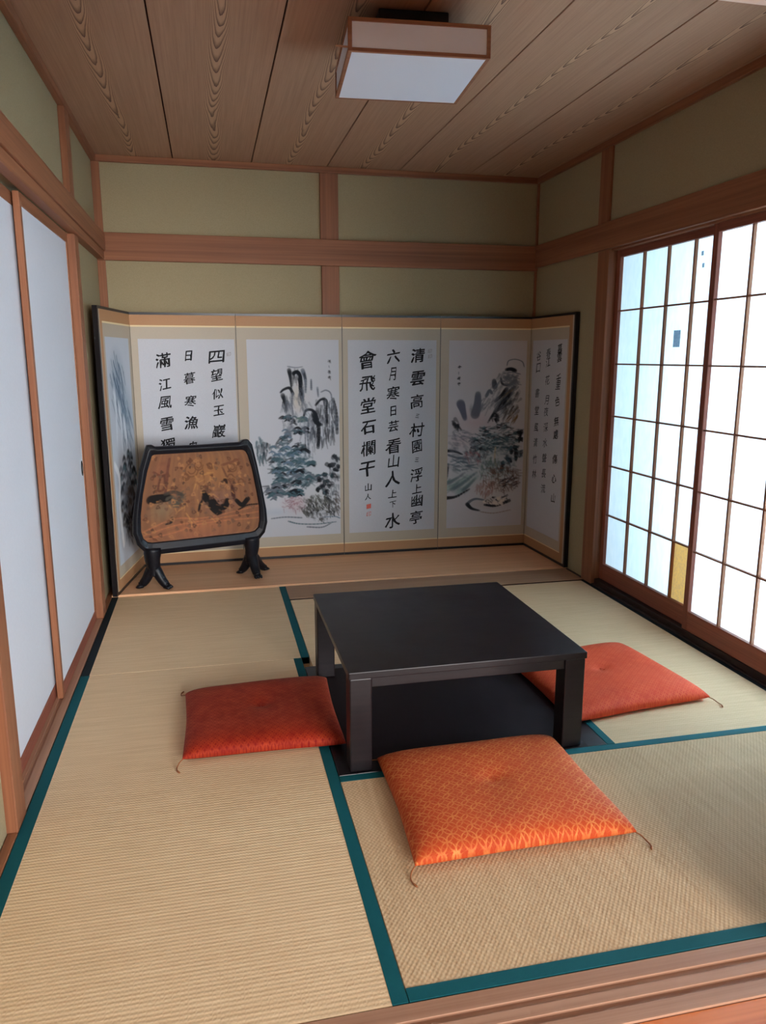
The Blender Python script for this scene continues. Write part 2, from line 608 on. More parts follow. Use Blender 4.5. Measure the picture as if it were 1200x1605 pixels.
# sliding paper doors (left)
def fusuma(name, y0, y1, xf, handle):
    t = bpy.data.objects.new(name, None)
    COL.objects.link(t)
    t.location = (xf, (y0 + y1) / 2, 0)
    ORG[t.name] = Vector(t.location)
    t['kind'] = 'structure'
    xb = xf - 0.022
    obj('paper_panel', B(xb + 0.003, xf - 0.004, y0 + 0.028, y1 - 0.028, 0.048, 1.84), M['fusuma'], t)
    obj('stile', B(xb, xf, y0, y0 + 0.03, -0.003, 1.882, bev=0.002), M['timber_z'], t)
    obj('stile', B(xb, xf, y1 - 0.03, y1, -0.003, 1.882, bev=0.002), M['timber_z'], t)
    obj('bottom_rail', B(xb, xf, y0 + 0.03, y1 - 0.03, -0.003, 0.050, bev=0.002), M['red_timber_y'], t)
    obj('top_rail', B(xb, xf, y0 + 0.03, y1 - 0.03, 1.838, 1.882, bev=0.002), M['timber_y'], t)
    if handle:
        bm = bmesh.new()
        n = 20
        for (r0, x0) in ((1.0, 0.0),):
            outer = [bm.verts.new((xf - 0.0005, handle + 0.020 * math.cos(2 * PI * k / n), 0.79 + 0.036 * math.sin(2 * PI * k / n))) for k in range(n)]
            rim = [bm.verts.new((xf - 0.0005, handle + 0.015 * math.cos(2 * PI * k / n), 0.79 + 0.030 * math.sin(2 * PI * k / n))) for k in range(n)]
            dish = [bm.verts.new((xf - 0.0035, handle + 0.014 * math.cos(2 * PI * k / n), 0.79 + 0.028 * math.sin(2 * PI * k / n))) for k in range(n)]
            back = [bm.verts.new((xf - 0.0045, handle + 0.020 * math.cos(2 * PI * k / n), 0.79 + 0.036 * math.sin(2 * PI * k / n))) for k in range(n)]
            for k in range(n):
                j = (k + 1) % n
                bm.faces.new((outer[k], outer[j], rim[j], rim[k]))
                bm.faces.new((rim[k], rim[j], dish[j], dish[k]))
                bm.faces.new((back[k], back[j], outer[j], outer[k]))
            bm.faces.new(dish)
        tag(obj('door_handle', bm, M['black_metal'], t), 'small black oval recessed pull')
    return t


tag(fusuma('door_1', 1.705, 2.655, -0.034, 2.585), 'white sliding paper door with black oval pull, nearer the folding screen', 'door')
tag(fusuma('door_2', 0.900, 1.775, -0.062, None), 'white sliding paper door nearest the camera on the left', 'door')


# shoji windows (right)
def shoji(name, y0, y1, xf, bars, rows, st0, st1):
    t = bpy.data.objects.new(name, None)
    COL.objects.link(t)
    t.location = (xf, (y0 + y1) / 2, 0.034)
    ORG[t.name] = Vector(t.location)
    t['kind'] = 'structure'
    xb = xf + 0.024
    obj('stile', B(xf, xb, y0, y0 + st0, 0.035, 1.885, bev=0.002), M['red_timber_z'], t)
    obj('stile', B(xf, xb, y1 - st1, y1, 0.035, 1.885, bev=0.002), M['red_timber_z'], t)
    obj('bottom_rail', B(xf + 0.001, xb, y0 + st0, y1 - st1, 0.035, 0.130, bev=0.002), M['red_timber_y'], t)
    obj('top_rail', B(xf + 0.001, xb, y0 + st0, y1 - st1, 1.848, 1.885, bev=0.002), M['red_timber_y'], t)
    bm = bmesh.new()
    for z in rows:
        box(bm, xf + 0.006, xf + 0.019, y0 + st0, y1 - st1, z - 0.004, z + 0.004)
    for y in bars:
        box(bm, xf + 0.005, xf + 0.0195, y - 0.0055, y + 0.0055, 0.130, 1.848)
    obj('lattice', bm, M['timber_z'], t)
    obj('shoji_paper', B(xf + 0.0200, xf + 0.0206, y0 + st0 * 0.5, y1 - st1 * 0.5, 0.10, 1.87), M['shoji'], t)
    return t


ROWS = [0.422, 0.707, 0.991, 1.279, 1.565]
w1 = shoji('window_1', 1.765, 2.665, 2.783, [2.405, 2.185, 1.972], ROWS, 0.036, 0.036)
tag(w1, 'paper lattice sliding window beside the folding screen, with a yellow patch in its lowest row', 'window')
w2 = shoji('window_2', 0.705, 1.795, 2.755, [1.545, 1.325, 1.105, 0.885], ROWS, 0.036, 0.036)
tag(w2, 'paper lattice sliding window at the right edge, nearest the camera', 'window')
XP = 2.783 + 0.0185
tag(obj('paper_patch', B(XP, XP + 0.001, 1.800, 1.968, 0.131, 0.418), M['patch'], w1), 'yellow gold-flecked paper patch')
tag(obj('paper_scrap', B(XP, XP + 0.001, 2.055, 2.110, 1.365, 1.445), M['sticker'], w1), 'small grey paper scrap')
bm = bmesh.new()
for (yy, zz) in ((1.930, 1.782), (1.918, 1.728)):
    box(bm, XP, XP + 0.001, yy - 0.008, yy + 0.008, zz - 0.010, zz + 0.010, bev=0.0004)
tag(obj('paper_scrap', bm, M['sticker'], w1), 'two small grey dots')


# ------------------------------------------------------------------ tatami mats
def mat(name, x0, x1, y0, y1, along, edges, label, hw=0.035):
    t = thing(name, label, 'tatami mat', ((x0 + x1) / 2, (y0 + y1) / 2, -0.05), 0, 'tatami mats covering the floor')
    obj('rush_surface', B(x0, x1, y0, y1, -0.05, 0.0, bev=0.0015), M['tatami_' + along], t)
    for (a, b, c, d) in edges:
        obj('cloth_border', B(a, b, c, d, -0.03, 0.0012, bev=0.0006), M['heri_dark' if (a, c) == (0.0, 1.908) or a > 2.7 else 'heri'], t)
    return t


mat('tatami_mat', 0.0, 0.929, 0.0, 1.905, 'y', [(0.0, 0.036, 0.0, 1.905), (0.894, 0.929, 0.0, 1.905)],
    'long straw tatami mat at lower left, running from the front sill past the red cushion')
mat('tatami_mat', 0.0, 0.965, 1.908, 3.010, 'y', [(0.0, 0.034, 1.908, 3.010), (0.928, 0.965, 1.908, 3.010)],
    'straw tatami mat at back left, in front of the black table screen')
mat('tatami_mat', 0.931, 2.735, 0.0, 0.895, 'x', [(0.931, 2.735, 0.0, 0.036), (0.931, 2.735, 0.862, 0.895)],
    'straw tatami mat crosswise in the foreground, under the orange front cushion')
mat('tatami_mat', 1.875, 2.735, 0.897, 2.746, 'y', [(1.875, 1.903, 0.897, 2.746), (2.712, 2.735, 0.897, 2.746)],
    'straw tatami mat along the paper windows, under the right cushion')
mat('tatami_mat', 0.967, 1.873, 1.800, 2.746, 'y', [(1.842, 1.873, 1.800, 2.746)],
    'straw tatami mat behind the low black table, up to the brown floor strip')

# black lid of the sunken hearth under the table
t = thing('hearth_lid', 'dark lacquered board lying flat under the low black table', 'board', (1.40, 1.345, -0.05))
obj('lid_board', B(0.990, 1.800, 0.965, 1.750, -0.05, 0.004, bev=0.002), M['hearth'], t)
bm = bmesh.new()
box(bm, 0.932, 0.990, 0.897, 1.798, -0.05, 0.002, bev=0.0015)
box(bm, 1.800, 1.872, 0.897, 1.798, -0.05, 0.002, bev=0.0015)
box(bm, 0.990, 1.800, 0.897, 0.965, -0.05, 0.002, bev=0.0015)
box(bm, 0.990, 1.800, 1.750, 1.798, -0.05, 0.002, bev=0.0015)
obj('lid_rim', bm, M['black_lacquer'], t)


# ------------------------------------------------------------------ low table
TX0, TX1, TY0, TY1, TZ = 0.966, 1.781, 0.900, 1.739, 0.3475
FZ = 0.0042
t = thing('low_table', 'square black low table with four thick legs in the middle of the mats', 'table', ((TX0 + TX1) / 2, (TY0 + TY1) / 2, FZ))
obj('tabletop', B(TX0, TX1, TY0, TY1, TZ - 0.024, TZ, bev=0.003), M['table'], t)
e, L = 0.004, 0.072
for (x, y) in ((TX0 + e, TY0 + e), (TX1 - e - L, TY0 + e), (TX1 - e - L, TY1 - e - L), (TX0 + e, TY1 - e - L)):
    obj('leg', B(x, x + L, y, y + L, FZ, TZ - 0.024, bev=0.004), M['table'], t)
ap = (TZ - 0.060, TZ - 0.024)
obj('apron', B(TX0 + e + L, TX1 - e - L, TY0 + 0.014, TY0 + 0.036, *ap, bev=0.002), M['table'], t)
obj('apron', B(TX0 + e + L, TX1 - e - L, TY1 - 0.036, TY1 - 0.014, *ap, bev=0.002), M['table'], t)
obj('apron', B(TX0 + 0.014, TX0 + 0.036, TY0 + e + L, TY1 - e - L, *ap, bev=0.002), M['table'], t)
obj('apron', B(TX1 - 0.036, TX1 - 0.014, TY0 + e + L, TY1 - e - L, *ap, bev=0.002), M['table'], t)


# ------------------------------------------------------------------ cushions
def cushion(label, corners, T, mname, tassels, seed, tuft=True):
    """corners (front-left, front-right, back-right, back-left) on the floor"""
    rnd = random.Random(seed)
    c = [Vector((x, y, 0)) for x, y in corners]
    ctr = sum(c, Vector()) / 4
    t = thing('floor_cushion', label, 'cushion', (ctr.x, ctr.y, 0.0014), 0, 'floor cushions around the low table')
    n = 44
    bm = bmesh.new()

    def surf(u, v, side):
        s, q = (u + 1) / 2, (v + 1) / 2
        p = (c[0] * (1 - s) + c[1] * s) * (1 - q) + (c[3] * (1 - s) + c[2] * s) * q
        pull = 0.030
        d = p - ctr
        sx = 1 - pull * (1 - abs(v) ** 1.6) * 1.0 * abs(u) ** 3
        sy = 1 - pull * (1 - abs(u) ** 1.6) * 1.0 * abs(v) ** 3
        k = sx * sy
        p = ctr + d * k
        e1 = (1 - abs(u) ** 5) * (1 - abs(v) ** 5)
        th = max(e1, 0) ** 0.40
        dip = 1 - 0.20 * math.exp(-(u * u + v * v) / 0.012) - 0.05 * math.exp(-(u * u + v * v) / 0.14)
        lump = 1 + 0.03 * math.sin(5.1 * u + seed) * math.cos(4.3 * v + 2 * seed)
        seam = 0.017
        if side > 0:
            z = seam + (T - seam) * th * (dip if tuft else 1) * lump
        else:
            z = seam * (1 - max(e1, 0) ** 0.3)
        return Vector((p.x - ctr.x, p.y - ctr.y, z + 0.0006))
    # denser sampling near the edges
    g = [math.sin(PI / 2 * (2 * i / n - 1)) for i in range(n + 1)]
    top = [[bm.verts.new(surf(a, b, 1)) for a in g] for b in g]
    bot = [[None] * (n + 1) for _ in range(n + 1)]
    for j in range(n + 1):
        for i in range(n + 1):
            bot[j][i] = top[j][i] if i in (0, n) or j in (0, n) else bm.verts.new(surf(g[i], g[j], -1))
    for j in range(n):
        for i in range(n):
            bm.faces.new((top[j][i], top[j][i + 1], top[j + 1][i + 1], top[j + 1][i]))
            bm.faces.new((bot[j][i], bot[j + 1][i], bot[j + 1][i + 1], bot[j][i + 1]))
    obj('cover', bm, M[mname], t, smooth=True, local=True)
    # corner cords
    for k in tassels:
        p = c[k] - ctr
        d = p.normalized()
        sgn = 1 if k in (0, 2) else -1
        side = Vector((-d.y, d.x, 0)) * sgn
        pts = [p * 0.985 + Vector((0, 0, 0.016)), p + d * 0.012 + Vector((0, 0, 0.010)), p + d * 0.028 + side * 0.006 + Vector((0, 0, 0.0028)),
               p + d * 0.042 + side * 0.022 + Vector((0, 0, 0.0026)), p + d * 0.047 + side * 0.040 + Vector((0, 0, 0.0026))]
        bm = bmesh.new()
        sp = smooth_path(pts, 5)
        tube(bm, sp, [0.0019] * (len(sp) - 6) + [0.0022, 0.0026, 0.003, 0.003, 0.0028, 0.0022], 7)
        obj('corner_cord', bm, M['cord'], t, smooth=True, local=True)
    if tuft:
        bm = bmesh.new()
        zc = 0.017 + (T - 0.017) * 0.735
        for k in range(10):
            a = 2 * PI * k / 10 + rnd.random() * 0.4
            r = 0.014 + rnd.random() * 0.016
            tube(bm, smooth_path([(0, 0, zc + 0.002), (r * 0.5 * math.cos(a), r * 0.5 * math.sin(a), zc + 0.004), (r * math.cos(a), r * math.sin(a), zc + 0.002)], 3),
                 [0.0016, 0.0016, 0.0015, 0.0015, 0.0014, 0.0012, 0.001], 6)
        obj('center_tuft', bm, M[mname], t, smooth=True, local=True)
    return t


M['cushion_red'] = silk_cushion('red_brocade', rgb(118, 15, 13), rgb(132, 18, 14), rgb(206, 84, 38), 42, 0.34, 0.13)
M['cushion_orange'] = silk_cushion('orange_brocade', rgb(176, 62, 28), rgb(186, 70, 30), rgb(236, 166, 92), 24, 0.40, 0.055)
M['cushion_coral'] = silk_cushion('coral_brocade', rgb(172, 46, 22), rgb(184, 54, 28), rgb(220, 108, 54), 36, 0.30, 0.09)
cushion('dark red brocade floor cushion on the mat to the left of the low table', [(0.440, 1.085), (0.985, 1.070), (1.000, 1.620), (0.436, 1.590)], 0.068, 'cushion_red', (0, 3), 1)
cushion('orange floor cushion with gold ring pattern in front of the low table', [(1.048, 0.395), (1.690, 0.400), (1.688, 0.955), (1.066, 0.945)], 0.072, 'cushion_orange', (0, 1, 3), 2)
cushion('coral orange floor cushion between the low table and the paper windows', [(1.810, 1.040), (2.432, 1.118), (2.372, 1.700), (1.800, 1.610)], 0.070, 'cushion_coral', (1, 2), 3)


# ------------------------------------------------------------------ painting on a vertex grid
class Canvas:
    """pigment laid on a grid of points with soft brush strokes"""
    def __init__(self, w, h, base, x0, y0, x1, y1, seed=0):
        self.w, self.h = w, h
        self.a = np.ones((h, w, 3)) * np.array(base[:3])
        self.X, self.Y = np.meshgrid(np.linspace(x0, x1, w), np.linspace(y0, y1, h))
        self.sx, self.sy = (x1 - x0) / (w - 1), (y1 - y0) / (h - 1)
        self.x0, self.y0 = x0, y0
        self.r = np.random.RandomState(seed)

    def blend(self, sl, al, col):
        al = np.clip(al, 0, 1)[..., None]
        self.a[sl] = self.a[sl] * (1 - al) + np.array(col[:3]) * al

    def stroke(self, x0, y0, x1, y1, w0, w1, col, al=0.9, soft=1.5):
        w0, w1, soft = w0 * 1.3, w1 * 1.3, max(soft * 0.6, self.sx)
        R = max(w0, w1) + soft * 2
        i0 = max(int((min(x0, x1) - R - self.x0) / self.sx), 0)
        i1 = min(int((max(x0, x1) + R - self.x0) / self.sx) + 2, self.w)
        j0 = max(int((min(y0, y1) - R - self.y0) / self.sy), 0)
        j1 = min(int((max(y0, y1) + R - self.y0) / self.sy) + 2, self.h)
        if i1 <= i0 or j1 <= j0:
            return
        sl = (slice(j0, j1), slice(i0, i1))
        X, Y = self.X[sl], self.Y[sl]
        dx, dy = x1 - x0, y1 - y0
        q = np.clip(((X - x0) * dx + (Y - y0) * dy) / (dx * dx + dy * dy + 1e-9), 0, 1)
        d = np.hypot(X - x0 - q * dx, Y - y0 - q * dy)
        wd = w0 + (w1 - w0) * q
        self.blend(sl, np.clip((wd - d) / soft * 0.5 + 0.5, 0, 1) * al, col)

    def path(self, pts, w0, w1, col, al=0.9, soft=1.5):
        p = smooth_path(pts, 5)
        n = len(p) - 1
        for k in range(n):
            self.stroke(*p[k], *p[k + 1], w0 + (w1 - w0) * k / n, w0 + (w1 - w0) * (k + 1) / n, col, al, soft)

    def wash(self, cx, cy, rx, ry, col, al=0.4, rot=0.0, soft=0.95):
        c, s = math.cos(rot), math.sin(rot)
        X, Y = self.X - cx, self.Y - cy
        d = np.hypot((X * c + Y * s) / rx, (-X * s + Y * c) / ry)
        self.blend((slice(None), slice(None)), np.clip((1 - d) / soft, 0, 1) * al, col)

    def dabs(self, n, cx, cy, rx, ry, length, wid, ang, col, al=0.85, jit=0.5, soft=3):
        for _ in range(n):
            u, v = self.r.uniform(-1, 1), self.r.uniform(-1, 1)
            if u * u + v * v > 1:
                u, v = u * 0.6, v * 0.6
            a = ang + self.r.uniform(-jit, jit)
            l = length * self.r.uniform(0.5, 1.3)
            x, y = cx + u * rx, cy + v * ry
            self.stroke(x, y, x + math.cos(a) * l, y + math.sin(a) * l, wid * self.r.uniform(0.6, 1.3), wid * 0.5, col, al * self.r.uniform(0.6, 1.0), soft)

    def foliage(self, cx, cy, rx, ry, n, size, cols, al=0.85):
        """clumps of short arched leaf strokes"""
        for _ in range(n):
            a = self.r.uniform(0, 2 * PI)
            q = math.sqrt(self.r.uniform(0, 1))
            x, y = cx + math.cos(a) * q * rx, cy + math.sin(a) * q * ry
            col = cols[self.r.randint(len(cols))]
            s = size * self.r.uniform(0.6, 1.3)
            self.path([(x - s, y + s * 0.35), (x, y - s * 0.15), (x + s, y + s * self.r.uniform(0.1, 0.5))], s * 0.16, s * 0.24, col, al * self.r.uniform(0.6, 1), 3)


INK, GREY, BLUE, TEAL, PINK, OCHRE, GREEN, PAPER = (rgb(30, 34, 40), rgb(104, 110, 120), rgb(98, 118, 136), rgb(70, 96, 104),
                                               rgb(186, 156, 160), rgb(206, 190, 162), rgb(104, 124, 116), rgb(194, 196, 202))


def landscape_peaks():
    c = Canvas(220, 464, PAPER, 75, 110, 735, 1500, 3)
    # soft washes of distant rock and mist
    c.wash(430, 470, 120, 190, rgb(196, 194, 190), 0.6)
    c.wash(430, 520, 60, 110, OCHRE, 0.5)
    c.wash(590, 700, 150, 220, rgb(194, 200, 208), 0.5)
    c.wash(380, 1000, 240, 220, rgb(168, 184, 194), 0.5)
    c.wash(560, 1260, 210, 150, rgb(180, 184, 184), 0.6)
    c.wash(400, 1260, 130, 90, PINK, 0.6)
    c.wash(250, 1320, 160, 40, rgb(170, 182, 196), 0.6)
    # main peak
    c.path([(362, 292), (420, 300), (470, 294)], 3, 2, GREY, 0.7, 3)
    c.path([(372, 318), (380, 370), (386, 440)], 12, 5, INK, 0.75, 6)
    c.path([(400, 340), (430, 330), (450, 360), (452, 440), (462, 520)], 9, 12, INK, 0.8, 6)
    c.path([(470, 320), (488, 380), (488, 470)], 12, 5, GREY, 0.8, 6)
    c.dabs(34, 430, 350, 55, 45, 60, 4, 1.5, INK, 0.6, 0.3, 4)
    c.dabs(22, 455, 490, 30, 60, 50, 4, 1.5, GREY, 0.6, 0.3, 4)
    # left shoulder
    c.path([(306, 470), (330, 450), (372, 440), (396, 480)], 5, 9, INK, 0.75, 5)
    c.path([(322, 490), (338, 540), (345, 605)], 13, 5, INK, 0.7, 6)
    c.path([(392, 480), (386, 560), (395, 620)], 6, 3, GREY, 0.7, 5)
    c.dabs(20, 336, 520, 24, 60, 45, 4, 1.45, INK, 0.55, 0.25, 4)
    # right shoulder and waterfalls
    c.path([(470, 640), (490, 596), (540, 600), (572, 660), (580, 780), (572, 860)], 6, 10, INK, 0.75, 6)
    c.path([(545, 620), (560, 680), (600, 700)], 16, 8, INK, 0.75, 6)
    c.path([(560, 560), (600, 522), (640, 530), (640, 600), (640, 680)], 6, 7, INK, 0.8, 5)
    c.path([(600, 470), (640, 458), (676, 490), (676, 600)], 3, 4, GREY, 0.7, 4)
    c.path([(690, 520), (712, 620), (716, 760)], 8, 9, INK, 0.7, 6)
    c.path([(530, 385), (530, 450)], 5, 6, GREY, 0.8, 4)
    c.path([(575, 440), (580, 500)], 6, 5, GREY, 0.6, 4)
    c.dabs(60, 600, 690, 110, 130, 80, 4.5, 1.55, INK, 0.6, 0.2, 4)
    c.dabs(40, 660, 620, 70, 110, 60, 4, 1.55, GREY, 0.7, 0.25, 4)
    c.dabs(26, 520, 780, 45, 130, 70, 3, 1.55, GREY, 0.6, 0.15, 4)
    c.path([(505, 690), (498, 780), (506, 930)], 7, 4, GREY, 0.7, 5)
    c.path([(478, 760), (478, 920)], 3, 3, GREY, 0.7, 3)
    # ledge pines
    c.foliage(340, 650, 40, 24, 10, 22, [TEAL, INK])
    c.foliage(430, 665, 50, 30, 14, 22, [TEAL, INK, GREEN])
    c.foliage(450, 735, 60, 22, 18, 22, [INK, INK, TEAL])
    c.foliage(330, 760, 34, 36, 8, 20, [BLUE, GREY])
    # left pines
    c.dabs(26, 160, 850, 60, 75, 55, 6, 1.5, TEAL, 0.7, 0.3, 6)
    c.dabs(10, 165, 860, 45, 55, 50, 7, 1.5, INK, 0.7, 0.3, 5)
    c.foliage(270, 860, 50, 50, 12, 24, [BLUE, TEAL, GREY], 0.7)
    # big clump of leaf strokes
    for (x, y, rx, ry, n) in ((330, 800, 60, 30, 12), (440, 860, 50, 40, 16), (270, 940, 70, 30, 18), (400, 950, 70, 30, 18), (300, 1020, 80, 30, 20), (430, 1030, 60, 30, 16),
                              (330, 1100, 80, 30, 18), (470, 1110, 60, 30, 16), (230, 1160, 50, 40, 16), (380, 1180, 60, 24, 18), (540, 1080, 60, 24, 10)):
        c.dabs(n, x, y, rx, ry, 40, 6, 2.75, INK, 0.7, 0.5, 5)
        c.dabs(n // 2, x, y + 6, rx, ry, 44, 7, 0.25, TEAL, 0.65, 0.5, 6)
    c.foliage(380, 880, 90, 40, 14, 32, [TEAL, BLUE, INK])
    c.foliage(340, 980, 120, 60, 16, 28, [TEAL, INK, BLUE])
    c.foliage(390, 1080, 140, 60, 18, 28, [INK, TEAL, GREY])
    c.foliage(250, 1165, 70, 60, 18, 30, [TEAL, GREY, INK])
    c.foliage(400, 1185, 70, 26, 18, 22, [INK, INK, TEAL])
    c.foliage(520, 975, 30, 16, 6, 26, [INK, TEAL])
    c.foliage(540, 1075, 60, 30, 10, 24, [GREY, TEAL])
    # dark dotted tree at right
    for (x, y) in ((690, 930), (720, 950), (650, 990), (690, 985), (730, 1000), (620, 1050), (670, 1060), (580, 1095), (630, 1110), (575, 1160), (625, 1185), (600, 1140), (700, 1030), (655, 1140)):
        c.dabs(5, x, y, 16, 12, 14, 11, 0.4, INK, 0.85, 1.2, 5)
    c.wash(700, 970, 50, 60, GREY, 0.4)
    c.dabs(20, 640, 1120, 80, 90, 40, 5, 1.0, TEAL, 0.6, 1.0, 5)
    # rocks and shrubs at the shore
    c.dabs(60, 380, 1265, 90, 60, 26, 3.5, 0.4, rgb(150, 120, 128), 0.6, 1.2, 4)
    c.dabs(110, 560, 1290, 120, 90, 40, 5, 1.2, rgb(92, 92, 84), 0.75, 0.8, 4)
    c.dabs(46, 590, 1310, 110, 80, 30, 5, 1.3, INK, 0.8, 0.9, 4)
    c.dabs(24, 560, 1380, 90, 50, 26, 12, 1.0, PAPER, 0.8, 1.0, 5)
    c.dabs(14, 705, 1260, 25, 70, 50, 5, 1.2, rgb(86, 78, 72), 0.8, 0.4, 4)
    c.path([(215, 1365), (320, 1358), (440, 1368)], 3, 4, GREY, 0.8, 5)
    c.path([(340, 1390), (420, 1412), (560, 1420), (700, 1410)], 4, 3, TEAL, 0.7, 5)
    c.path([(480, 1438), (590, 1446), (660, 1420)], 4, 3, GREY, 0.8, 4)
    c.path([(600, 1372), (690, 1370), (730, 1384)], 3, 3, BLUE, 0.7, 5)
    c.dabs(90, 420, 620, 110, 170, 50, 6, 1.4, GREY, 0.45, 0.5, 6)
    c.dabs(60, 620, 660, 100, 160, 60, 6, 1.55, INK, 0.5, 0.3, 5)
    c.dabs(90, 370, 1000, 160, 150, 36, 7, 0.3, TEAL, 0.5, 0.6, 6)
    c.dabs(60, 560, 1290, 140, 100, 30, 7, 1.0, rgb(70, 72, 70), 0.55, 1.0, 5)
    c.dabs(50, 660, 1120, 70, 130, 34, 7, 0.8, INK, 0.5, 0.9, 5)
    # inscription
    for y in (255, 328, 370):
        c.dabs(7, 662, y, 10, 8, 12, 3.4, 0.2, INK, 0.7, 1.3, 3)
    c.stroke(662, 290, 664, 300, 3, 2, GREY, 0.7, 3)
    return c


def landscape_pines():
    c = Canvas(220, 464, rgb(192, 190, 194), 70, 105, 645, 1545, 5)
    c.wash(500, 430, 130, 210, rgb(196, 190, 184), 0.5)
    c.wash(270, 720, 230, 120, PINK, 0.5)
    c.wash(180, 860, 150, 90, PINK, 0.45)
    c.wash(420, 1000, 250, 240, rgb(176, 184, 186), 0.6)
    c.wash(450, 880, 160, 130, TEAL, 0.35)
    c.wash(200, 1150, 170, 110, rgb(160, 182, 180), 0.4, -0.5)
    c.wash(430, 1230, 220, 80, rgb(190, 172, 160), 0.6)
    # far twin stones
    c.path([(160, 575), (175, 620), (195, 690)], 24, 12, rgb(96, 100, 116), 0.85, 9)
    c.path([(288, 505), (286, 580), (270, 660)], 16, 26, rgb(100, 104, 116), 0.85, 9)
    c.wash(240, 620, 20, 50, GREY, 0.6)
    # peak at upper right
    c.path([(498, 290), (510, 255), (560, 244), (612, 262), (628, 300)], 3, 3, GREY, 0.75, 4)
    c.path([(495, 322), (530, 318), (562, 330)], 9, 11, INK, 0.8, 7)
    c.path([(478, 350), (540, 342), (600, 356)], 3, 4, GREY, 0.7, 4)
    c.path([(455, 385), (470, 430), (520, 436), (570, 400)], 6, 8, INK, 0.65, 6)
    c.dabs(36, 520, 400, 60, 50, 46, 5, 0.3, GREY, 0.7, 0.6, 5)
    c.path([(405, 405), (412, 450)], 12, 16, rgb(74, 78, 84), 0.8, 7)
    c.path([(350, 520), (372, 480), (392, 500)], 9, 7, GREY, 0.8, 6)
    for k in range(7):
        c.path([(560 - 12 * k, 455 + 24 * k), (500 - 14 * k, 505 + 24 * k), (440 - 12 * k, 590 + 22 * k)], 10, 5, (INK, rgb(122, 108, 84), GREY)[k % 3], 0.6, 7)
    c.path([(500, 470), (470, 510), (420, 560)], 12, 8, INK, 0.75, 6)
    c.path([(540, 500), (500, 550), (480, 590)], 9, 7, INK, 0.7, 6)
    c.dabs(14, 420, 680, 24, 30, 26, 9, 1.0, INK, 0.8, 0.8, 6)
    c.dabs(20, 560, 650, 50, 60, 60, 5, 2.2, rgb(120, 96, 62), 0.7, 0.3, 5)
    c.dabs(16, 350, 570, 40, 60, 60, 5, 2.1, GREY, 0.6, 0.3, 5)
    # dark rocks left
    c.dabs(14, 130, 720, 30, 40, 40, 9, 1.2, INK, 0.75, 0.6, 7)
    c.dabs(20, 140, 820, 70, 60, 40, 5, 0.4, GREY, 0.55, 0.7, 6)
    c.path([(60, 935), (120, 940), (180, 965)], 9, 5, INK, 0.8, 6)
    c.path([(70, 965), (140, 990), (220, 1000)], 6, 8, GREY, 0.8, 6)
    c.dabs(18, 150, 1040, 90, 50, 60, 6, 0.2, TEAL, 0.7, 0.6, 6)
    c.path([(70, 1050), (66, 1150)], 12, 6, INK, 0.6, 8)
    # great pine
    for (x, y, rx, ry, n) in ((340, 770, 50, 26, 14), (470, 750, 60, 22, 16), (560, 790, 50, 26, 14), (300, 840, 50, 34, 16), (400, 830, 60, 30, 18), (500, 840, 60, 30, 18),
                              (590, 860, 40, 36, 12), (340, 910, 60, 26, 14), (440, 900, 60, 26, 16), (530, 910, 50, 26, 12), (270, 900, 40, 40, 10)):
        c.dabs(n, x, y, rx, ry, 44, 5, 0.15, INK, 0.75, 0.5, 4)
        c.dabs(n // 2, x, y + 8, rx, ry, 40, 6, 2.7, TEAL, 0.7, 0.4, 5)
        c.dabs(n // 3, x - 6, y - 10, rx, ry, 36, 4, 0.2, rgb(176, 184, 190), 0.7, 0.5, 4)
    c.dabs(24, 290, 950, 90, 60, 34, 8, 1.2, INK, 0.6, 0.8, 6)
    c.dabs(16, 260, 980, 70, 50, 40, 6, 0.9, rgb(150, 92, 96), 0.55, 0.6, 6)
    c.path([(430, 920), (426, 1000), (440, 1070)], 5, 6, rgb(182, 170, 150), 0.8, 4)
    c.dabs(60, 420, 1070, 120, 80, 50, 5, 1.6, GREEN, 0.6, 0.5, 5)
    # dark leaves going up at right
    for (x, y) in ((615, 805), (618, 850), (580, 920), (555, 960), (520, 1000), (485, 1040), (480, 1080), (600, 1000), (625, 960), (590, 960), (540, 1020)):
        c.dabs(5, x, y, 13, 16, 20, 10, 1.3, INK, 0.85, 0.8, 5)
    # shore slopes at left
    for (x0, y0, x1, y1, w, col) in ((62, 1230, 250, 1130, 16, rgb(150, 172, 166)), (110, 1240, 290, 1110, 12, TEAL), (150, 1270, 300, 1140, 16, rgb(140, 162, 160)),
                                     (70, 1190, 200, 1110, 10, GREY), (190, 1250, 280, 1160, 12, rgb(96, 112, 116))):
        c.path([(x0, y0), ((x0 + x1) / 2 - 10, (y0 + y1) / 2 + 14), (x1, y1)], w, w * 0.5, col, 0.5, 12)
    c.dabs(30, 180, 1190, 110, 70, 60, 6, 2.55, rgb(108, 128, 130), 0.45, 0.3, 7)
    c.path([(58, 1305), (140, 1295), (240, 1240)], 11, 4, INK, 0.75, 6)
    # reddish thicket
    c.dabs(110, 480, 1160, 140, 100, 36, 4, 0.6, rgb(112, 88, 76), 0.7, 1.2, 4)
    c.dabs(30, 560, 1190, 80, 50, 50, 4, 2.6, INK, 0.7, 0.4, 4)
    c.dabs(40, 360, 1230, 70, 60, 40, 5, 1.8, rgb(150, 116, 108), 0.6, 0.5, 5)
    # rocks on the water
    c.wash(400, 1350, 180, 60, rgb(178, 160, 148), 0.6)
    c.path([(225, 1360), (250, 1335), (290, 1320), (350, 1330)], 9, 5, GREY, 0.85, 5)
    c.path([(225, 1360), (260, 1395), (320, 1415)], 12, 5, INK, 0.7, 6)
    c.path([(360, 1370), (440, 1380), (550, 1345)], 7, 9, INK, 0.85, 5)
    c.dabs(26, 450, 1330, 110, 32, 30, 5, 0.2, INK, 0.8, 0.9, 4)
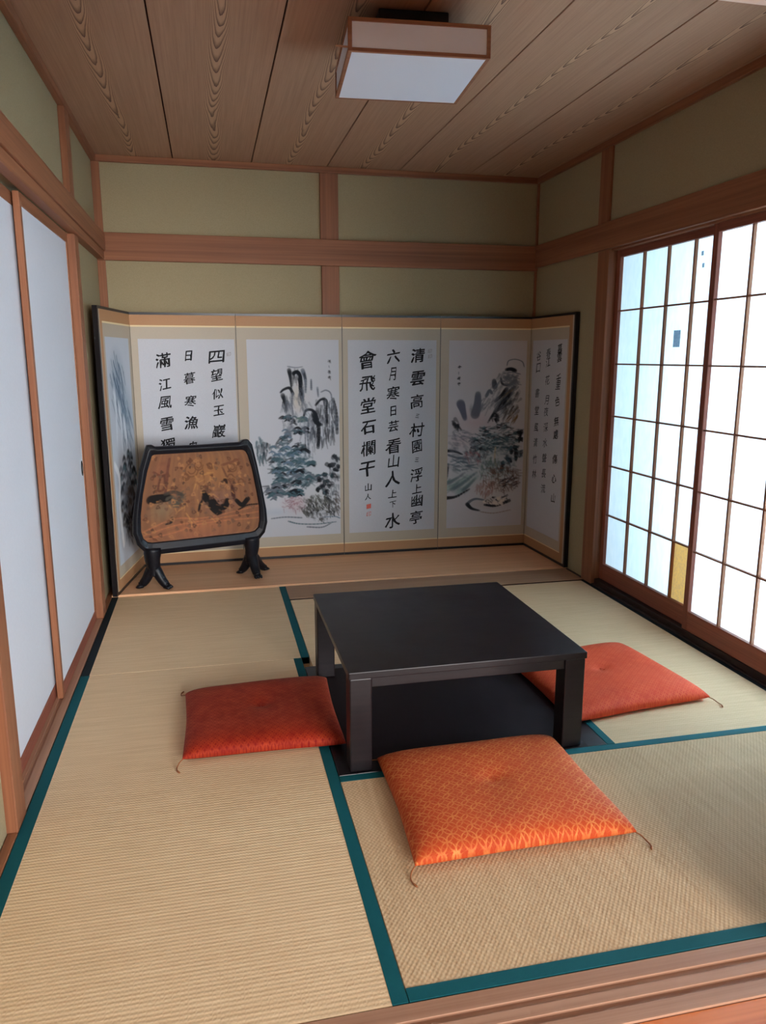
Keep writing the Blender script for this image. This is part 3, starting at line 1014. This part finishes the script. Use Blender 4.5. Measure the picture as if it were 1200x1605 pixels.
    c.dabs(20, 430, 1345, 90, 26, 20, 8, 0.2, rgb(220, 208, 196), 0.85, 0.8, 5)
    c.path([(330, 1425), (430, 1440), (560, 1420)], 4, 3, rgb(150, 134, 124), 0.7, 5)
    c.dabs(110, 500, 480, 110, 170, 60, 6, 2.2, GREY, 0.45, 0.35, 6)
    c.dabs(40, 540, 560, 80, 120, 60, 7, 2.2, INK, 0.5, 0.3, 6)
    c.dabs(120, 440, 960, 190, 150, 40, 7, 0.4, TEAL, 0.4, 0.8, 6)
    c.dabs(80, 180, 950, 110, 190, 44, 7, 0.5, GREY, 0.4, 0.7, 7)
    c.dabs(60, 480, 1150, 150, 120, 36, 6, 0.8, rgb(96, 74, 64), 0.5, 1.0, 5)
    for y in (297, 385, 425):
        c.dabs(8, 142, y, 9, 9, 12, 3.4, 0.2, INK, 0.75, 1.3, 3)
    c.stroke(142, 340, 142, 356, 3, 2, GREY, 0.7, 3)
    return c


def landscape_mist():
    c = Canvas(160, 360, rgb(190, 198, 208), 0, 0, 100, 215, 8)
    c.wash(40, 45, 40, 40, rgb(110, 134, 156), 0.75, 0.6)
    c.wash(70, 75, 40, 34, rgb(128, 150, 168), 0.7, 0.5)
    c.dabs(60, 40, 45, 30, 34, 18, 1.2, 1.0, rgb(84, 104, 124), 0.7, 0.4, 1.2)
    c.dabs(40, 66, 84, 28, 26, 16, 1.1, 1.1, rgb(92, 112, 130), 0.65, 0.4, 1.2)
    for k in range(3):
        c.path([(22 + 17 * k, 50 + 14 * k), (26 + 18 * k, 70 + 14 * k), (22 + 20 * k, 100 + 8 * k)], 3.2, 1.0, rgb(216, 224, 232), 0.6, 4)
    c.wash(55, 150, 60, 55, rgb(112, 118, 126), 0.75)
    c.wash(60, 180, 60, 36, rgb(92, 96, 104), 0.7)
    c.foliage(58, 135, 38, 26, 60, 6, [GREY, TEAL, INK], 0.75)
    c.foliage(56, 165, 40, 26, 70, 6, [INK, GREY, rgb(86, 84, 80)], 0.8)
    c.dabs(60, 60, 185, 36, 16, 8, 1.0, 0.9, INK, 0.7, 0.8, 0.8)
    c.path([(6, 118), (20, 132), (14, 160), (20, 196)], 2.5, 3.5, rgb(222, 228, 234), 0.8, 2)
    return c


def gilt_scene():
    c = Canvas(220, 164, rgb(118, 80, 58), 190, 170, 1045, 830, 11)
    r = c.r
    for k in range(24):
        x = 200 + 35 * k
        c.stroke(x, 180, x + r.uniform(-6, 6), 820, 8, 10, (rgb(136, 94, 62), rgb(112, 76, 54), rgb(144, 100, 62))[k % 3], 0.35, 8)
    c.wash(690, 330, 320, 160, rgb(150, 102, 60), 0.6)
    c.wash(560, 300, 90, 90, rgb(136, 92, 58), 0.5)
    c.wash(300, 300, 90, 130, rgb(128, 76, 56), 0.6)
    c.wash(760, 570, 150, 120, rgb(122, 92, 84), 0.55)
    c.wash(330, 590, 120, 110, rgb(122, 104, 80), 0.7)
    c.wash(600, 740, 420, 70, rgb(156, 98, 68), 0.6)
    for k in range(5):
        c.path([(200, 800 - 14 * k), (420, 770 - 26 * k), (640, 720 - 10 * k), (1040, 720 - 24 * k)], 4, 4, (rgb(168, 104, 70), rgb(124, 78, 58))[k % 2], 0.5, 6)
    # hut, lantern and clouds carved at the left
    c.path([(350, 210), (352, 470)], 9, 7, rgb(96, 56, 44), 0.8, 5)
    c.path([(240, 300), (300, 330), (350, 320)], 6, 6, rgb(98, 58, 44), 0.8, 5)
    c.path([(300, 340), (330, 336), (336, 430), (296, 436), (300, 340)], 6, 6, rgb(88, 54, 42), 0.8, 4)
    c.wash(300, 240, 50, 26, rgb(108, 66, 52), 0.6)
    for (x, y, rr) in ((540, 300, 60), (600, 270, 40), (500, 350, 30), (880, 300, 40), (930, 260, 30), (860, 380, 34), (940, 420, 30), (700, 280, 26)):
        p = [(x + rr * math.cos(a) * (1 - a / 16), y + rr * math.sin(a) * (1 - a / 16)) for a in np.linspace(0, 9, 12)]
        c.path(p, 4, 3, rgb(104, 66, 44), 0.65, 4)
    c.path([(620, 190), (640, 330), (650, 470)], 4, 4, rgb(112, 72, 46), 0.6, 4)
    c.path([(800, 300), (830, 380), (870, 470), (860, 560)], 6, 5, rgb(98, 62, 46), 0.7, 4)
    c.path([(800, 280), (880, 262), (960, 240)], 8, 6, rgb(108, 66, 48), 0.7, 5)
    # dark figures
    K = rgb(28, 24, 24)
    c.path([(250, 505), (310, 500), (375, 500)], 26, 22, K, 0.9, 8)
    c.dabs(30, 420, 520, 60, 40, 40, 8, 0.3, rgb(70, 66, 58), 0.7, 1.0, 7)
    c.path([(350, 470), (420, 460), (480, 490)], 9, 9, rgb(60, 56, 50), 0.7, 7)
    c.path([(640, 480), (645, 500)], 13, 12, K, 0.9, 5)
    c.path([(650, 520), (690, 560), (710, 600), (740, 630)], 24, 30, K, 0.92, 8)
    c.path([(740, 620), (790, 600), (810, 560)], 20, 16, K, 0.9, 8)
    c.path([(630, 530), (605, 575), (595, 620)], 6, 6, K, 0.8, 5)
    c.path([(700, 590), (730, 660)], 14, 10, K, 0.85, 6)
    c.path([(810, 400), (816, 420)], 13, 11, rgb(52, 34, 28), 0.9, 5)
    c.path([(860, 450), (862, 540)], 8, 12, rgb(64, 38, 34), 0.8, 6)
    c.path([(880, 565), (920, 605), (970, 560)], 12, 14, K, 0.9, 6)
    c.path([(890, 640), (960, 612), (1045, 608)], 5, 4, K, 0.85, 4)
    c.path([(405, 660), (395, 690), (360, 702)], 9, 4, rgb(40, 36, 36), 0.9, 5)
    c.dabs(70, 560, 560, 330, 220, 40, 4, 0.3, rgb(108, 70, 48), 0.5, 1.4, 4)
    c.dabs(50, 600, 480, 330, 230, 40, 4, 0.5, rgb(180, 128, 74), 0.5, 1.4, 4)
    for k in range(150):
        x, y = r.uniform(200, 1040), r.uniform(180, 820)
        a = r.uniform(0, 2 * PI)
        q = r.uniform(10, 26)
        c.path([(x, y), (x + q * math.cos(a), y + q * math.sin(a)), (x + q * math.cos(a + 1.2), y + q * math.sin(a + 1.2)), (x + 4, y + 6)], 4, 3,
               (rgb(92, 58, 42), rgb(150, 104, 68), rgb(104, 74, 58), rgb(78, 54, 42))[k % 4], 0.45, 5)
    c.wash(620, 815, 470, 60, rgb(150, 92, 70), 0.5)
    return c


def painted_mesh(canvas, fn):
    """fn(s, q) -> point for s left..right, q top..bottom"""
    w, h = canvas.w, canvas.h
    vs = [fn(i / (w - 1), j / (h - 1)) for j in range(h) for i in range(w)]
    fs = [(j * w + i, (j + 1) * w + i, (j + 1) * w + i + 1, j * w + i + 1) for j in range(h - 1) for i in range(w - 1)]
    me = bpy.data.meshes.new('painting')
    me.from_pydata([tuple(v) for v in vs], [], fs)
    at = me.color_attributes.new('pigment', 'FLOAT_COLOR', 'POINT')
    rgba = np.ones((h * w, 4), np.float32)
    rgba[:, :3] = canvas.a.reshape(-1, 3)
    at.data.foreach_set('color', rgba.ravel())
    return me


# ------------------------------------------------------------------ brush writing
GLYPH = {}


def glyph(ch, bold):
    key = (ch, round(bold, 4))
    if key not in GLYPH:
        cu = bpy.data.curves.new('glyph', 'FONT')
        cu.body = ch
        cu.size = 1.0
        cu.offset = bold
        cu.align_x = 'CENTER'
        cu.align_y = 'CENTER'
        cu.resolution_u = 3
        o = bpy.data.objects.new('glyph', cu)
        COL.objects.link(o)
        dg = bpy.context.evaluated_depsgraph_get()
        me = o.evaluated_get(dg).to_mesh()
        v = np.array([(p.co.x, p.co.y) for p in me.vertices])
        f = [tuple(p.vertices) for p in me.polygons]
        o.evaluated_get(dg).to_mesh_clear()
        bpy.data.objects.remove(o)
        bpy.data.curves.remove(cu)
        lo, hi = v.min(0), v.max(0)
        v = v - (lo + hi) / 2
        GLYPH[key] = (v, f, max(hi - lo))
    return GLYPH[key]


def write(items, fn, seed=1, tilt=0.17):
    """items: (char, x, y, size, weight, material index, aspect); fn maps sheet x, y -> point"""
    rnd = random.Random(seed)
    bm = bmesh.new()
    for it in items:
        ch, x, y, s, wt, mi = it[:6]
        asp = it[6] if len(it) > 6 else 1.0
        v, f, ext = glyph(ch, 0.0)
        a = rnd.uniform(-0.10, 0.05)
        k = s / ext if len(it) <= 7 else s
        ca, sa = math.cos(a), math.sin(a)
        px = rnd.uniform(-0.04, 0.04)
        b = (0.008 + 0.030 * wt) * s / k
        # several overlapping passes thicken the strokes unevenly, as a loaded brush does
        for n_, (ox, oy) in enumerate(((0, 0), (0.9, 0.35), (-0.5, -0.8), (0.35, -0.9))):
            vs = []
            for q in v:
                qx, qy = q[0] * asp + ox * b, q[1] + oy * b
                qy2 = qy + tilt * qx
                qx2 = qx + 0.05 * qy + 0.034 * ext * math.sin(8 * qy / ext + 40 * x) + 0.016 * ext * math.sin(19 * qx / ext + y * 60)
                X = (qx2 * ca - qy2 * sa) * k
                Y = (qx2 * sa + qy2 * ca) * k
                p = fn(x + X + px * s, y + Y, n_ * 0.00012)
                vs.append(bm.verts.new(p))
            for q in f:
                nf = bm.faces.new([vs[i] for i in q])
                nf.material_index = mi
    return bm


# ------------------------------------------------------------------ folding screen
JT = [(0.030, 2.975), (0.132, 3.595), (0.755, 3.612), (1.420, 3.616), (2.074, 3.616), (2.706, 3.606), (2.722, 2.990)]
Z0, Z1 = 0.0128, 1.580
scr = thing('folding_screen', 'six-panel folding screen of calligraphy and ink landscapes along the back wall', 'folding screen', (1.4, 3.5, Z0))


def sheet_text(panel):
    it = []
    if panel == 1:
        colx = {0: 0.80, 1: 0.51, 2: 0.245}
        rows = [[('四', .083, .130, .9, 1.25), ('望', .17, .125, .45), ('似', .262, .115, .35), ('玉', .343, .115, .45), ('巖', .445, .14, .6), ('山', .535, .10, .4), ('前', .62, .12, .5), ('樹', .71, .13, .5), ('色', .80, .12, .5), ('寒', .89, .12, .5)],
                [('日', .078, .105, .9, .8), ('暮', .185, .12, .3), ('寒', .295, .12, .35), ('漁', .40, .14, .85), ('舟', .52, .12, .6), ('歸', .62, .13, .5), ('古', .71, .12, .5), ('岸', .80, .13, .5), ('清', .89, .12, .5)],
                [('滿', .10, .15, .65), ('江', .213, .125, .5), ('風', .30, .14, .4), ('雪', .405, .14, .65), ('獨', .51, .15, .5), ('釣', .62, .13, .5), ('翁', .72, .13, .5)]]
        for k in range(3):
            for r in rows[k]:
                it.append((r[0], colx[k], r[1], r[2], r[3], 0, r[4] if len(r) > 4 else 1.0))
        it.append(('印', .935, .072, .045, .2, 2))
    elif panel == 3:
        R = [('清', .076, .15, .85), ('雲', .192, .155, .85), ('高', .311, .15, .4), ('ミ', .388, .05, .1), ('村', .46, .155, .7), ('園', .547, .135, .45, .9), ('ミ', .62, .055, .1), ('浮', .70, .15, .35), ('上', .775, .11, .75), ('幽', .84, .14, .5), ('亭', .931, .15, .4)]
        C_ = [('六', .080, .145, .7), ('月', .17, .14, .25, .6), ('寒', .268, .145, .45), ('日', .359, .105, .9, .75), ('芸', .438, .12, .6), ('看', .543, .165, .6), ('山', .623, .145, .5), ('人', .714, .17, .8), ('上', .797, .095, .8), ('下', .855, .075, .4), ('水', .942, .175, .8)]
        L_ = [('會', .098, .19, .5), ('飛', .217, .17, .6), ('堂', .33, .165, .5), ('石', .442, .155, .8), ('欄', .551, .165, .45), ('干', .66, .175, .5), ('山', .757, .085, .5), ('人', .808, .07, .3)]
        for cx, lst in ((.785, R), (.505, C_), (.215, L_)):
            for r in lst:
                it.append((r[0], cx, r[1], r[2], r[3], 0, r[4] if len(r) > 4 else 1.0))
        it.append(('■', .225, .860, .052, .0, 1))
        it.append(('印', .225, .902, .055, .1, 1))
        it.append(('印', .925, .055, .045, .2, 2))
        it.append(('印', .925, .082, .045, .2, 2))
    elif panel == 5:
        cols = [(.80, '暮雲千里色無處傷心山', (.045, .085, .19, .22, .30, .40, .465, .59, .69, .79, .88), .35),
                (.49, '春江花月夜深水聲長流', (.065, .11, .20, .30, .36, .44, .52, .60, .68, .76, .86), .08),
                (.20, '谷口書堂風清竹林', (.08, .14, .27, .36, .45, .53, .62, .70, .78), .15)]
        for cx, s, ys, wt in cols:
            for ch, y in zip(s, ys):
                it.append((ch, cx, y, .125, wt, 0 if wt > .3 or ch in '堂風江' else 3))
    return it


for p in range(6):
    A, Bp = Vector((*JT[p], 0)), Vector((*JT[p + 1], 0))
    wid = (Bp - A).length
    e1 = (Bp - A).normalized()
    nrm = Vector((e1.y, -e1.x, 0))                      # towards the room

    def P(a, z, d, A=A, e1=e1, nrm=nrm):
        return A + e1 * a + nrm * d + Vector((0, 0, z))

    def slab(a0, a1, z0, z1, d0, d1, bm=None, mi=0, P=P):
        bm = bm or bmesh.new()
        v = [bm.verts.new(P(a, z, d)) for d in (d0, d1) for (a, z) in ((a0, z0), (a1, z0), (a1, z1), (a0, z1))]
        for q in ((0, 1, 2, 3), (4, 5, 6, 7), (0, 1, 5, 4), (1, 2, 6, 5), (2, 3, 7, 6), (3, 0, 4, 7)):
            bm.faces.new([v[i] for i in q]).material_index = mi
        return bm

    panel = obj('panel', slab(0.001, wid - 0.001, Z0, Z1, -0.022, -0.001), M['black_lacquer'], scr)
    lw = 0.020 if p == 0 else 0.0
    rw = 0.018 if p == 5 else 0.0
    rails = [(0.001, wid - 0.001, Z1 - 0.014, Z1), (0.001, wid - 0.001, Z0, Z0 + 0.016)]
    if lw:
        rails.append((0.001, lw, Z0 + 0.016, Z1 - 0.014))
    if rw:
        rails.append((wid - rw, wid - 0.001, Z0 + 0.016, Z1 - 0.014))
    for r_ in rails:
        tag(obj('edge_rail', slab(*r_, -0.001, 0.004), M['black_lacquer'], panel), 'black lacquer edge')
    # brocade band round the whole screen, silk mount, cream braid
    ol = lw + (0.022 if lw else 0.0)
    orr = rw + (0.022 if rw else 0.0)
    bands = [(ol + 0.001, wid - orr - 0.001, 1.505, Z1 - 0.014), (ol + 0.001, wid - orr - 0.001, Z0 + 0.016, 0.088)]
    if lw:
        bands.append((ol, ol + 0.038, 0.088, 1.505))
    if rw:
        bands.append((wid - orr - 0.038, wid - orr, 0.088, 1.505))
    for r_ in bands:
        obj('brocade_band', slab(*r_, -0.001, 0.0012), M['brocade'], panel)
    obj('silk_mount', slab(0.0025, wid - 0.0025, Z0 + 0.017, Z1 - 0.015, -0.001, 0.0006), M['silk'], panel)
    c0, c1 = ol + (0.038 if lw else 0.003), wid - orr - (0.038 if rw else 0.003)
    obj('cream_braid', slab(c0, c1, 1.496, 1.505, -0.001, 0.0014), M['cream'], panel)
    obj('cream_braid', slab(c0, c1, 0.088, 0.095, -0.001, 0.0014), M['cream'], panel)
    # paper sheet
    a0, a1 = [(0.105, 0.575), (0.042, 0.612), (0.062, 0.642), (0.036, 0.626), (0.060, 0.604), (0.035, 0.520)][p]
    z0, z1 = (0.160, 1.425)
    if p in (1, 3, 5):
        sheet = obj('paper_sheet', slab(a0, a1, z0, z1, 0.0004, 0.0016), M['paper'], panel)
        sw, sh = a1 - a0, z1 - z0

        items = []
        for q in sheet_text(p):
            ch, x, y, s, wt, mi = q[:6]
            items.append((ch, x, -y * sh, s * sw, wt, mi, q[6] if len(q) > 6 else 1.0))
        # glyph sizes are in metres; x is a fraction of the sheet width
        bmw = write([(c_, x * sw, y, s, wt, mi, asp) for (c_, x, y, s, wt, mi, asp) in items],
                    lambda X, Y, d, a0=a0, z1=z1, P=P: P(a0 + X, z1 + Y, 0.0020 + d), seed=p)
        tag(obj('calligraphy', bmw, [M['ink'], M['seal_red'], M['seal_grey'], M['ink_grey']], panel), 'black brush writing in three columns')
    else:
        cv = {0: landscape_mist, 2: landscape_peaks, 4: landscape_pines}[p]()
        off = ORG[scr.name]
        me = painted_mesh(cv, lambda s, q, P=P, a0=a0, a1=a1, z0=z0, z1=z1: P(a0 + s * (a1 - a0), z1 + q * (z0 - z1), 0.0018) - off)
        tag(link('painting', me, M['painted'], panel), 'ink landscape of rocks, pines and water')

# ------------------------------------------------------------------ table screen (standing picture)
tab = thing('table_screen', 'black carved standing screen with gilt brown picture, on two clawed legs', 'standing screen', (0.505, 3.190, 0.0125), math.radians(15.5))


def extr(bm, prof, y0, y1):
    a = [bm.verts.new((x, y0, z)) for x, z in prof]
    b = [bm.verts.new((x, y1, z)) for x, z in prof]
    n = len(prof)
    return a, b, n


OUT = [(-0.300, 0.800), (-0.288, 0.826), (-0.262, 0.826), (-0.244, 0.815), (0.0, 0.812), (0.244, 0.815), (0.262, 0.828), (0.292, 0.830), (0.316, 0.800), (0.342, 0.680),
       (0.372, 0.520), (0.392, 0.400), (0.396, 0.320), (0.378, 0.258), (0.335, 0.212), (0.300, 0.198), (0.0, 0.196), (-0.300, 0.198), (-0.335, 0.215), (-0.374, 0.262),
       (-0.394, 0.330), (-0.388, 0.420), (-0.366, 0.540), (-0.336, 0.690)]
INN = [(-0.268, 0.760), (-0.262, 0.767), (-0.250, 0.770), (-0.235, 0.771), (0.0, 0.772), (0.240, 0.771), (0.262, 0.768), (0.278, 0.758), (0.290, 0.735), (0.312, 0.655),
       (0.336, 0.520), (0.350, 0.420), (0.350, 0.335), (0.340, 0.295), (0.318, 0.274), (0.290, 0.268), (0.0, 0.268), (-0.290, 0.268), (-0.318, 0.275), (-0.340, 0.297),
       (-0.351, 0.340), (-0.347, 0.430), (-0.328, 0.550), (-0.296, 0.680)]


def frame_mesh(yf, yb):
    bm = bmesh.new()
    n = len(OUT)
    mid = [((o[0] * 0.55 + i[0] * 0.45), (o[1] * 0.55 + i[1] * 0.45)) for o, i in zip(OUT, INN)]
    rings = []
    for prof, y in ((INN, yb), (OUT, yb), (OUT, yf + 0.010), (mid, yf), (INN, yf + 0.012)):
        rings.append([bm.verts.new((x, y, z)) for x, z in prof])
    rings.append(rings[0])
    for a, b in zip(rings, rings[1:]):
        for k in range(n):
            bm.faces.new((a[k], a[(k + 1) % n], b[(k + 1) % n], b[k]))
    return bm


fr = obj('frame', frame_mesh(-0.028, 0.016), M['carved_black'], tab, local=True)
bv = fr.modifiers.new('bevel', 'BEVEL')
bv.width = 0.004
bv.segments = 2
bm = bmesh.new()
vb = [bm.verts.new((x, 0.010, z)) for x, z in INN]
vf = [bm.verts.new((x, -0.004, z)) for x, z in INN]
n = len(INN)
bm.faces.new(vb)
bm.faces.new(vf)
for k in range(n):
    bm.faces.new((vb[k], vb[(k + 1) % n], vf[(k + 1) % n], vf[k]))
pan = obj('picture_panel', bm, M['groove'], tab, local=True)


def inner_span(z):
    """left and right edge of the opening at height z"""
    xs = []
    for k in range(n):
        (xa, za), (xb_, zb) = INN[k], INN[(k + 1) % n]
        if (za - z) * (zb - z) <= 0 and za != zb:
            xs.append(xa + (xb_ - xa) * (z - za) / (zb - za))
    return (min(xs), max(xs)) if len(xs) > 1 else (-0.2, 0.2)


def pic(s, q):
    z = 0.7695 + q * (0.2690 - 0.7695)
    lo, hi = inner_span(z)
    lo, hi = lo + 0.002, hi - 0.002
    return Vector((lo + s * (hi - lo), -0.0065 - 0.002 * math.sin(23 * s) * math.sin(17 * q), z))


me = painted_mesh(gilt_scene(), pic)
tag(link('picture', me, M['painted_wood'], pan, smooth=True), 'gilt brown picture with small dark figures')


def leg_mesh(side):
    bm = bmesh.new()
    cx = 0.292 * side
    # upright, then a claw foot forward and one backward
    tube(bm, smooth_path([(cx, -0.004, 0.240), (cx + 0.004 * side, -0.004, 0.17), (cx - 0.004 * side, -0.004, 0.105), (cx, -0.004, 0.075)], 4),
         [0.050, 0.050, 0.049, 0.047, 0.044, 0.041, 0.039, 0.037, 0.036, 0.036, 0.036, 0.036, 0.036], 12)
    feet = ((-0.072, 0.030), (0.062, -0.058)) if side < 0 else ((0.100, 0.052), (0.004, -0.098), (-0.050, 0.055))
    for fx, fy in feet:
        ln = math.hypot(fx, fy)
        ux, uy = fx / ln, fy / ln
        sp = smooth_path([(cx, 0.0, 0.130), (cx + fx * 0.30, fy * 0.30, 0.092), (cx + fx * 0.58, fy * 0.58, 0.052), (cx + fx * 0.84, fy * 0.84, 0.027), (cx + fx, fy, 0.017)], 5)
        k = len(sp)
        tube(bm, sp, [0.034 - 0.014 * (i / (k - 1)) if i < k - 5 else 0.0205 for i in range(k)], 10)
        for w in (-0.016, 0.0, 0.016):
            ox, oy = -uy * w, ux * w
            tube(bm, [(cx + fx - ux * 0.016 + ox * 0.6, fy - uy * 0.016 + oy * 0.6, 0.015), (cx + fx + ux * 0.008 + ox, fy + uy * 0.008 + oy, 0.012),
                      (cx + fx + ux * 0.022 + ox * 1.1, fy + uy * 0.022 + oy * 1.1, 0.007)], [0.0115, 0.0105, 0.005], 8)
    for v in bm.verts:
        v.co.z = max(v.co.z, 0.0005)
    return bm


for sd in (-1, 1):
    obj('leg', leg_mesh(sd), M['carved_black'], tab, smooth=True, local=True)

# ------------------------------------------------------------------ ceiling lamp
lamp = thing('ceiling_light', 'square wood-framed ceiling lamp with white panels, switched off', 'ceiling light', (1.315, 1.565, 2.283), math.radians(-4.2))
hw, zb, zt = 0.236, 0.0, 0.100
bm = bmesh.new()
F_ = 0.013
for sx in (-1, 1):
    for sy in (-1, 1):
        x, y = sx * (hw - F_ / 2), sy * (hw - F_ / 2)
        box(bm, x - F_ / 2, x + F_ / 2, y - F_ / 2, y + F_ / 2, zb, zt, bev=0.001)
for z0_, z1_ in ((zb, zb + 0.011), (zt - 0.012, zt)):
    for s in (-1, 1):
        box(bm, -hw + F_, hw - F_, s * (hw - F_ / 2) - F_ / 2, s * (hw - F_ / 2) + F_ / 2, z0_, z1_, bev=0.001)
        box(bm, s * (hw - F_ / 2) - F_ / 2, s * (hw - F_ / 2) + F_ / 2, -hw + F_, hw - F_, z0_, z1_, bev=0.001)
obj('frame', bm, M['timber_x'], lamp, local=True)
obj('diffuser', B(-hw + 0.010, hw - 0.010, -hw + 0.010, hw - 0.010, 0.0005, 0.006), M['light_panel'], lamp, local=True)
for s in (-1, 1):
    obj('side_panel', B(-hw + F_, hw - F_, s * (hw - 0.006) - 0.002, s * (hw - 0.006) + 0.002, zb + 0.011, zt - 0.012), M['light_panel'], lamp, local=True)
    obj('side_panel', B(s * (hw - 0.006) - 0.002, s * (hw - 0.006) + 0.002, -hw + F_, hw - F_, zb + 0.011, zt - 0.012), M['light_panel'], lamp, local=True)
obj('lid', B(-hw + 0.010, hw - 0.010, -hw + 0.010, hw - 0.010, zt - 0.004, zt + 0.002), M['timber_x'], lamp, local=True)
obj('ceiling_mount', B(-0.12, 0.12, -0.12, 0.12, zt + 0.002, H - 2.283, bev=0.004), M['black_metal'], lamp, local=True)
bm = bmesh.new()
tube(bm, [(-hw + 0.002, -0.215, 0.018), (-hw - 0.040, -0.217, 0.019)], 0.003, 8)
tube(bm, [(-hw - 0.036, -0.217, 0.019), (-hw - 0.036, -0.217, -0.050)], 0.0008, 6)
obj('pull_switch', bm, M['sill_x'], lamp, local=True)
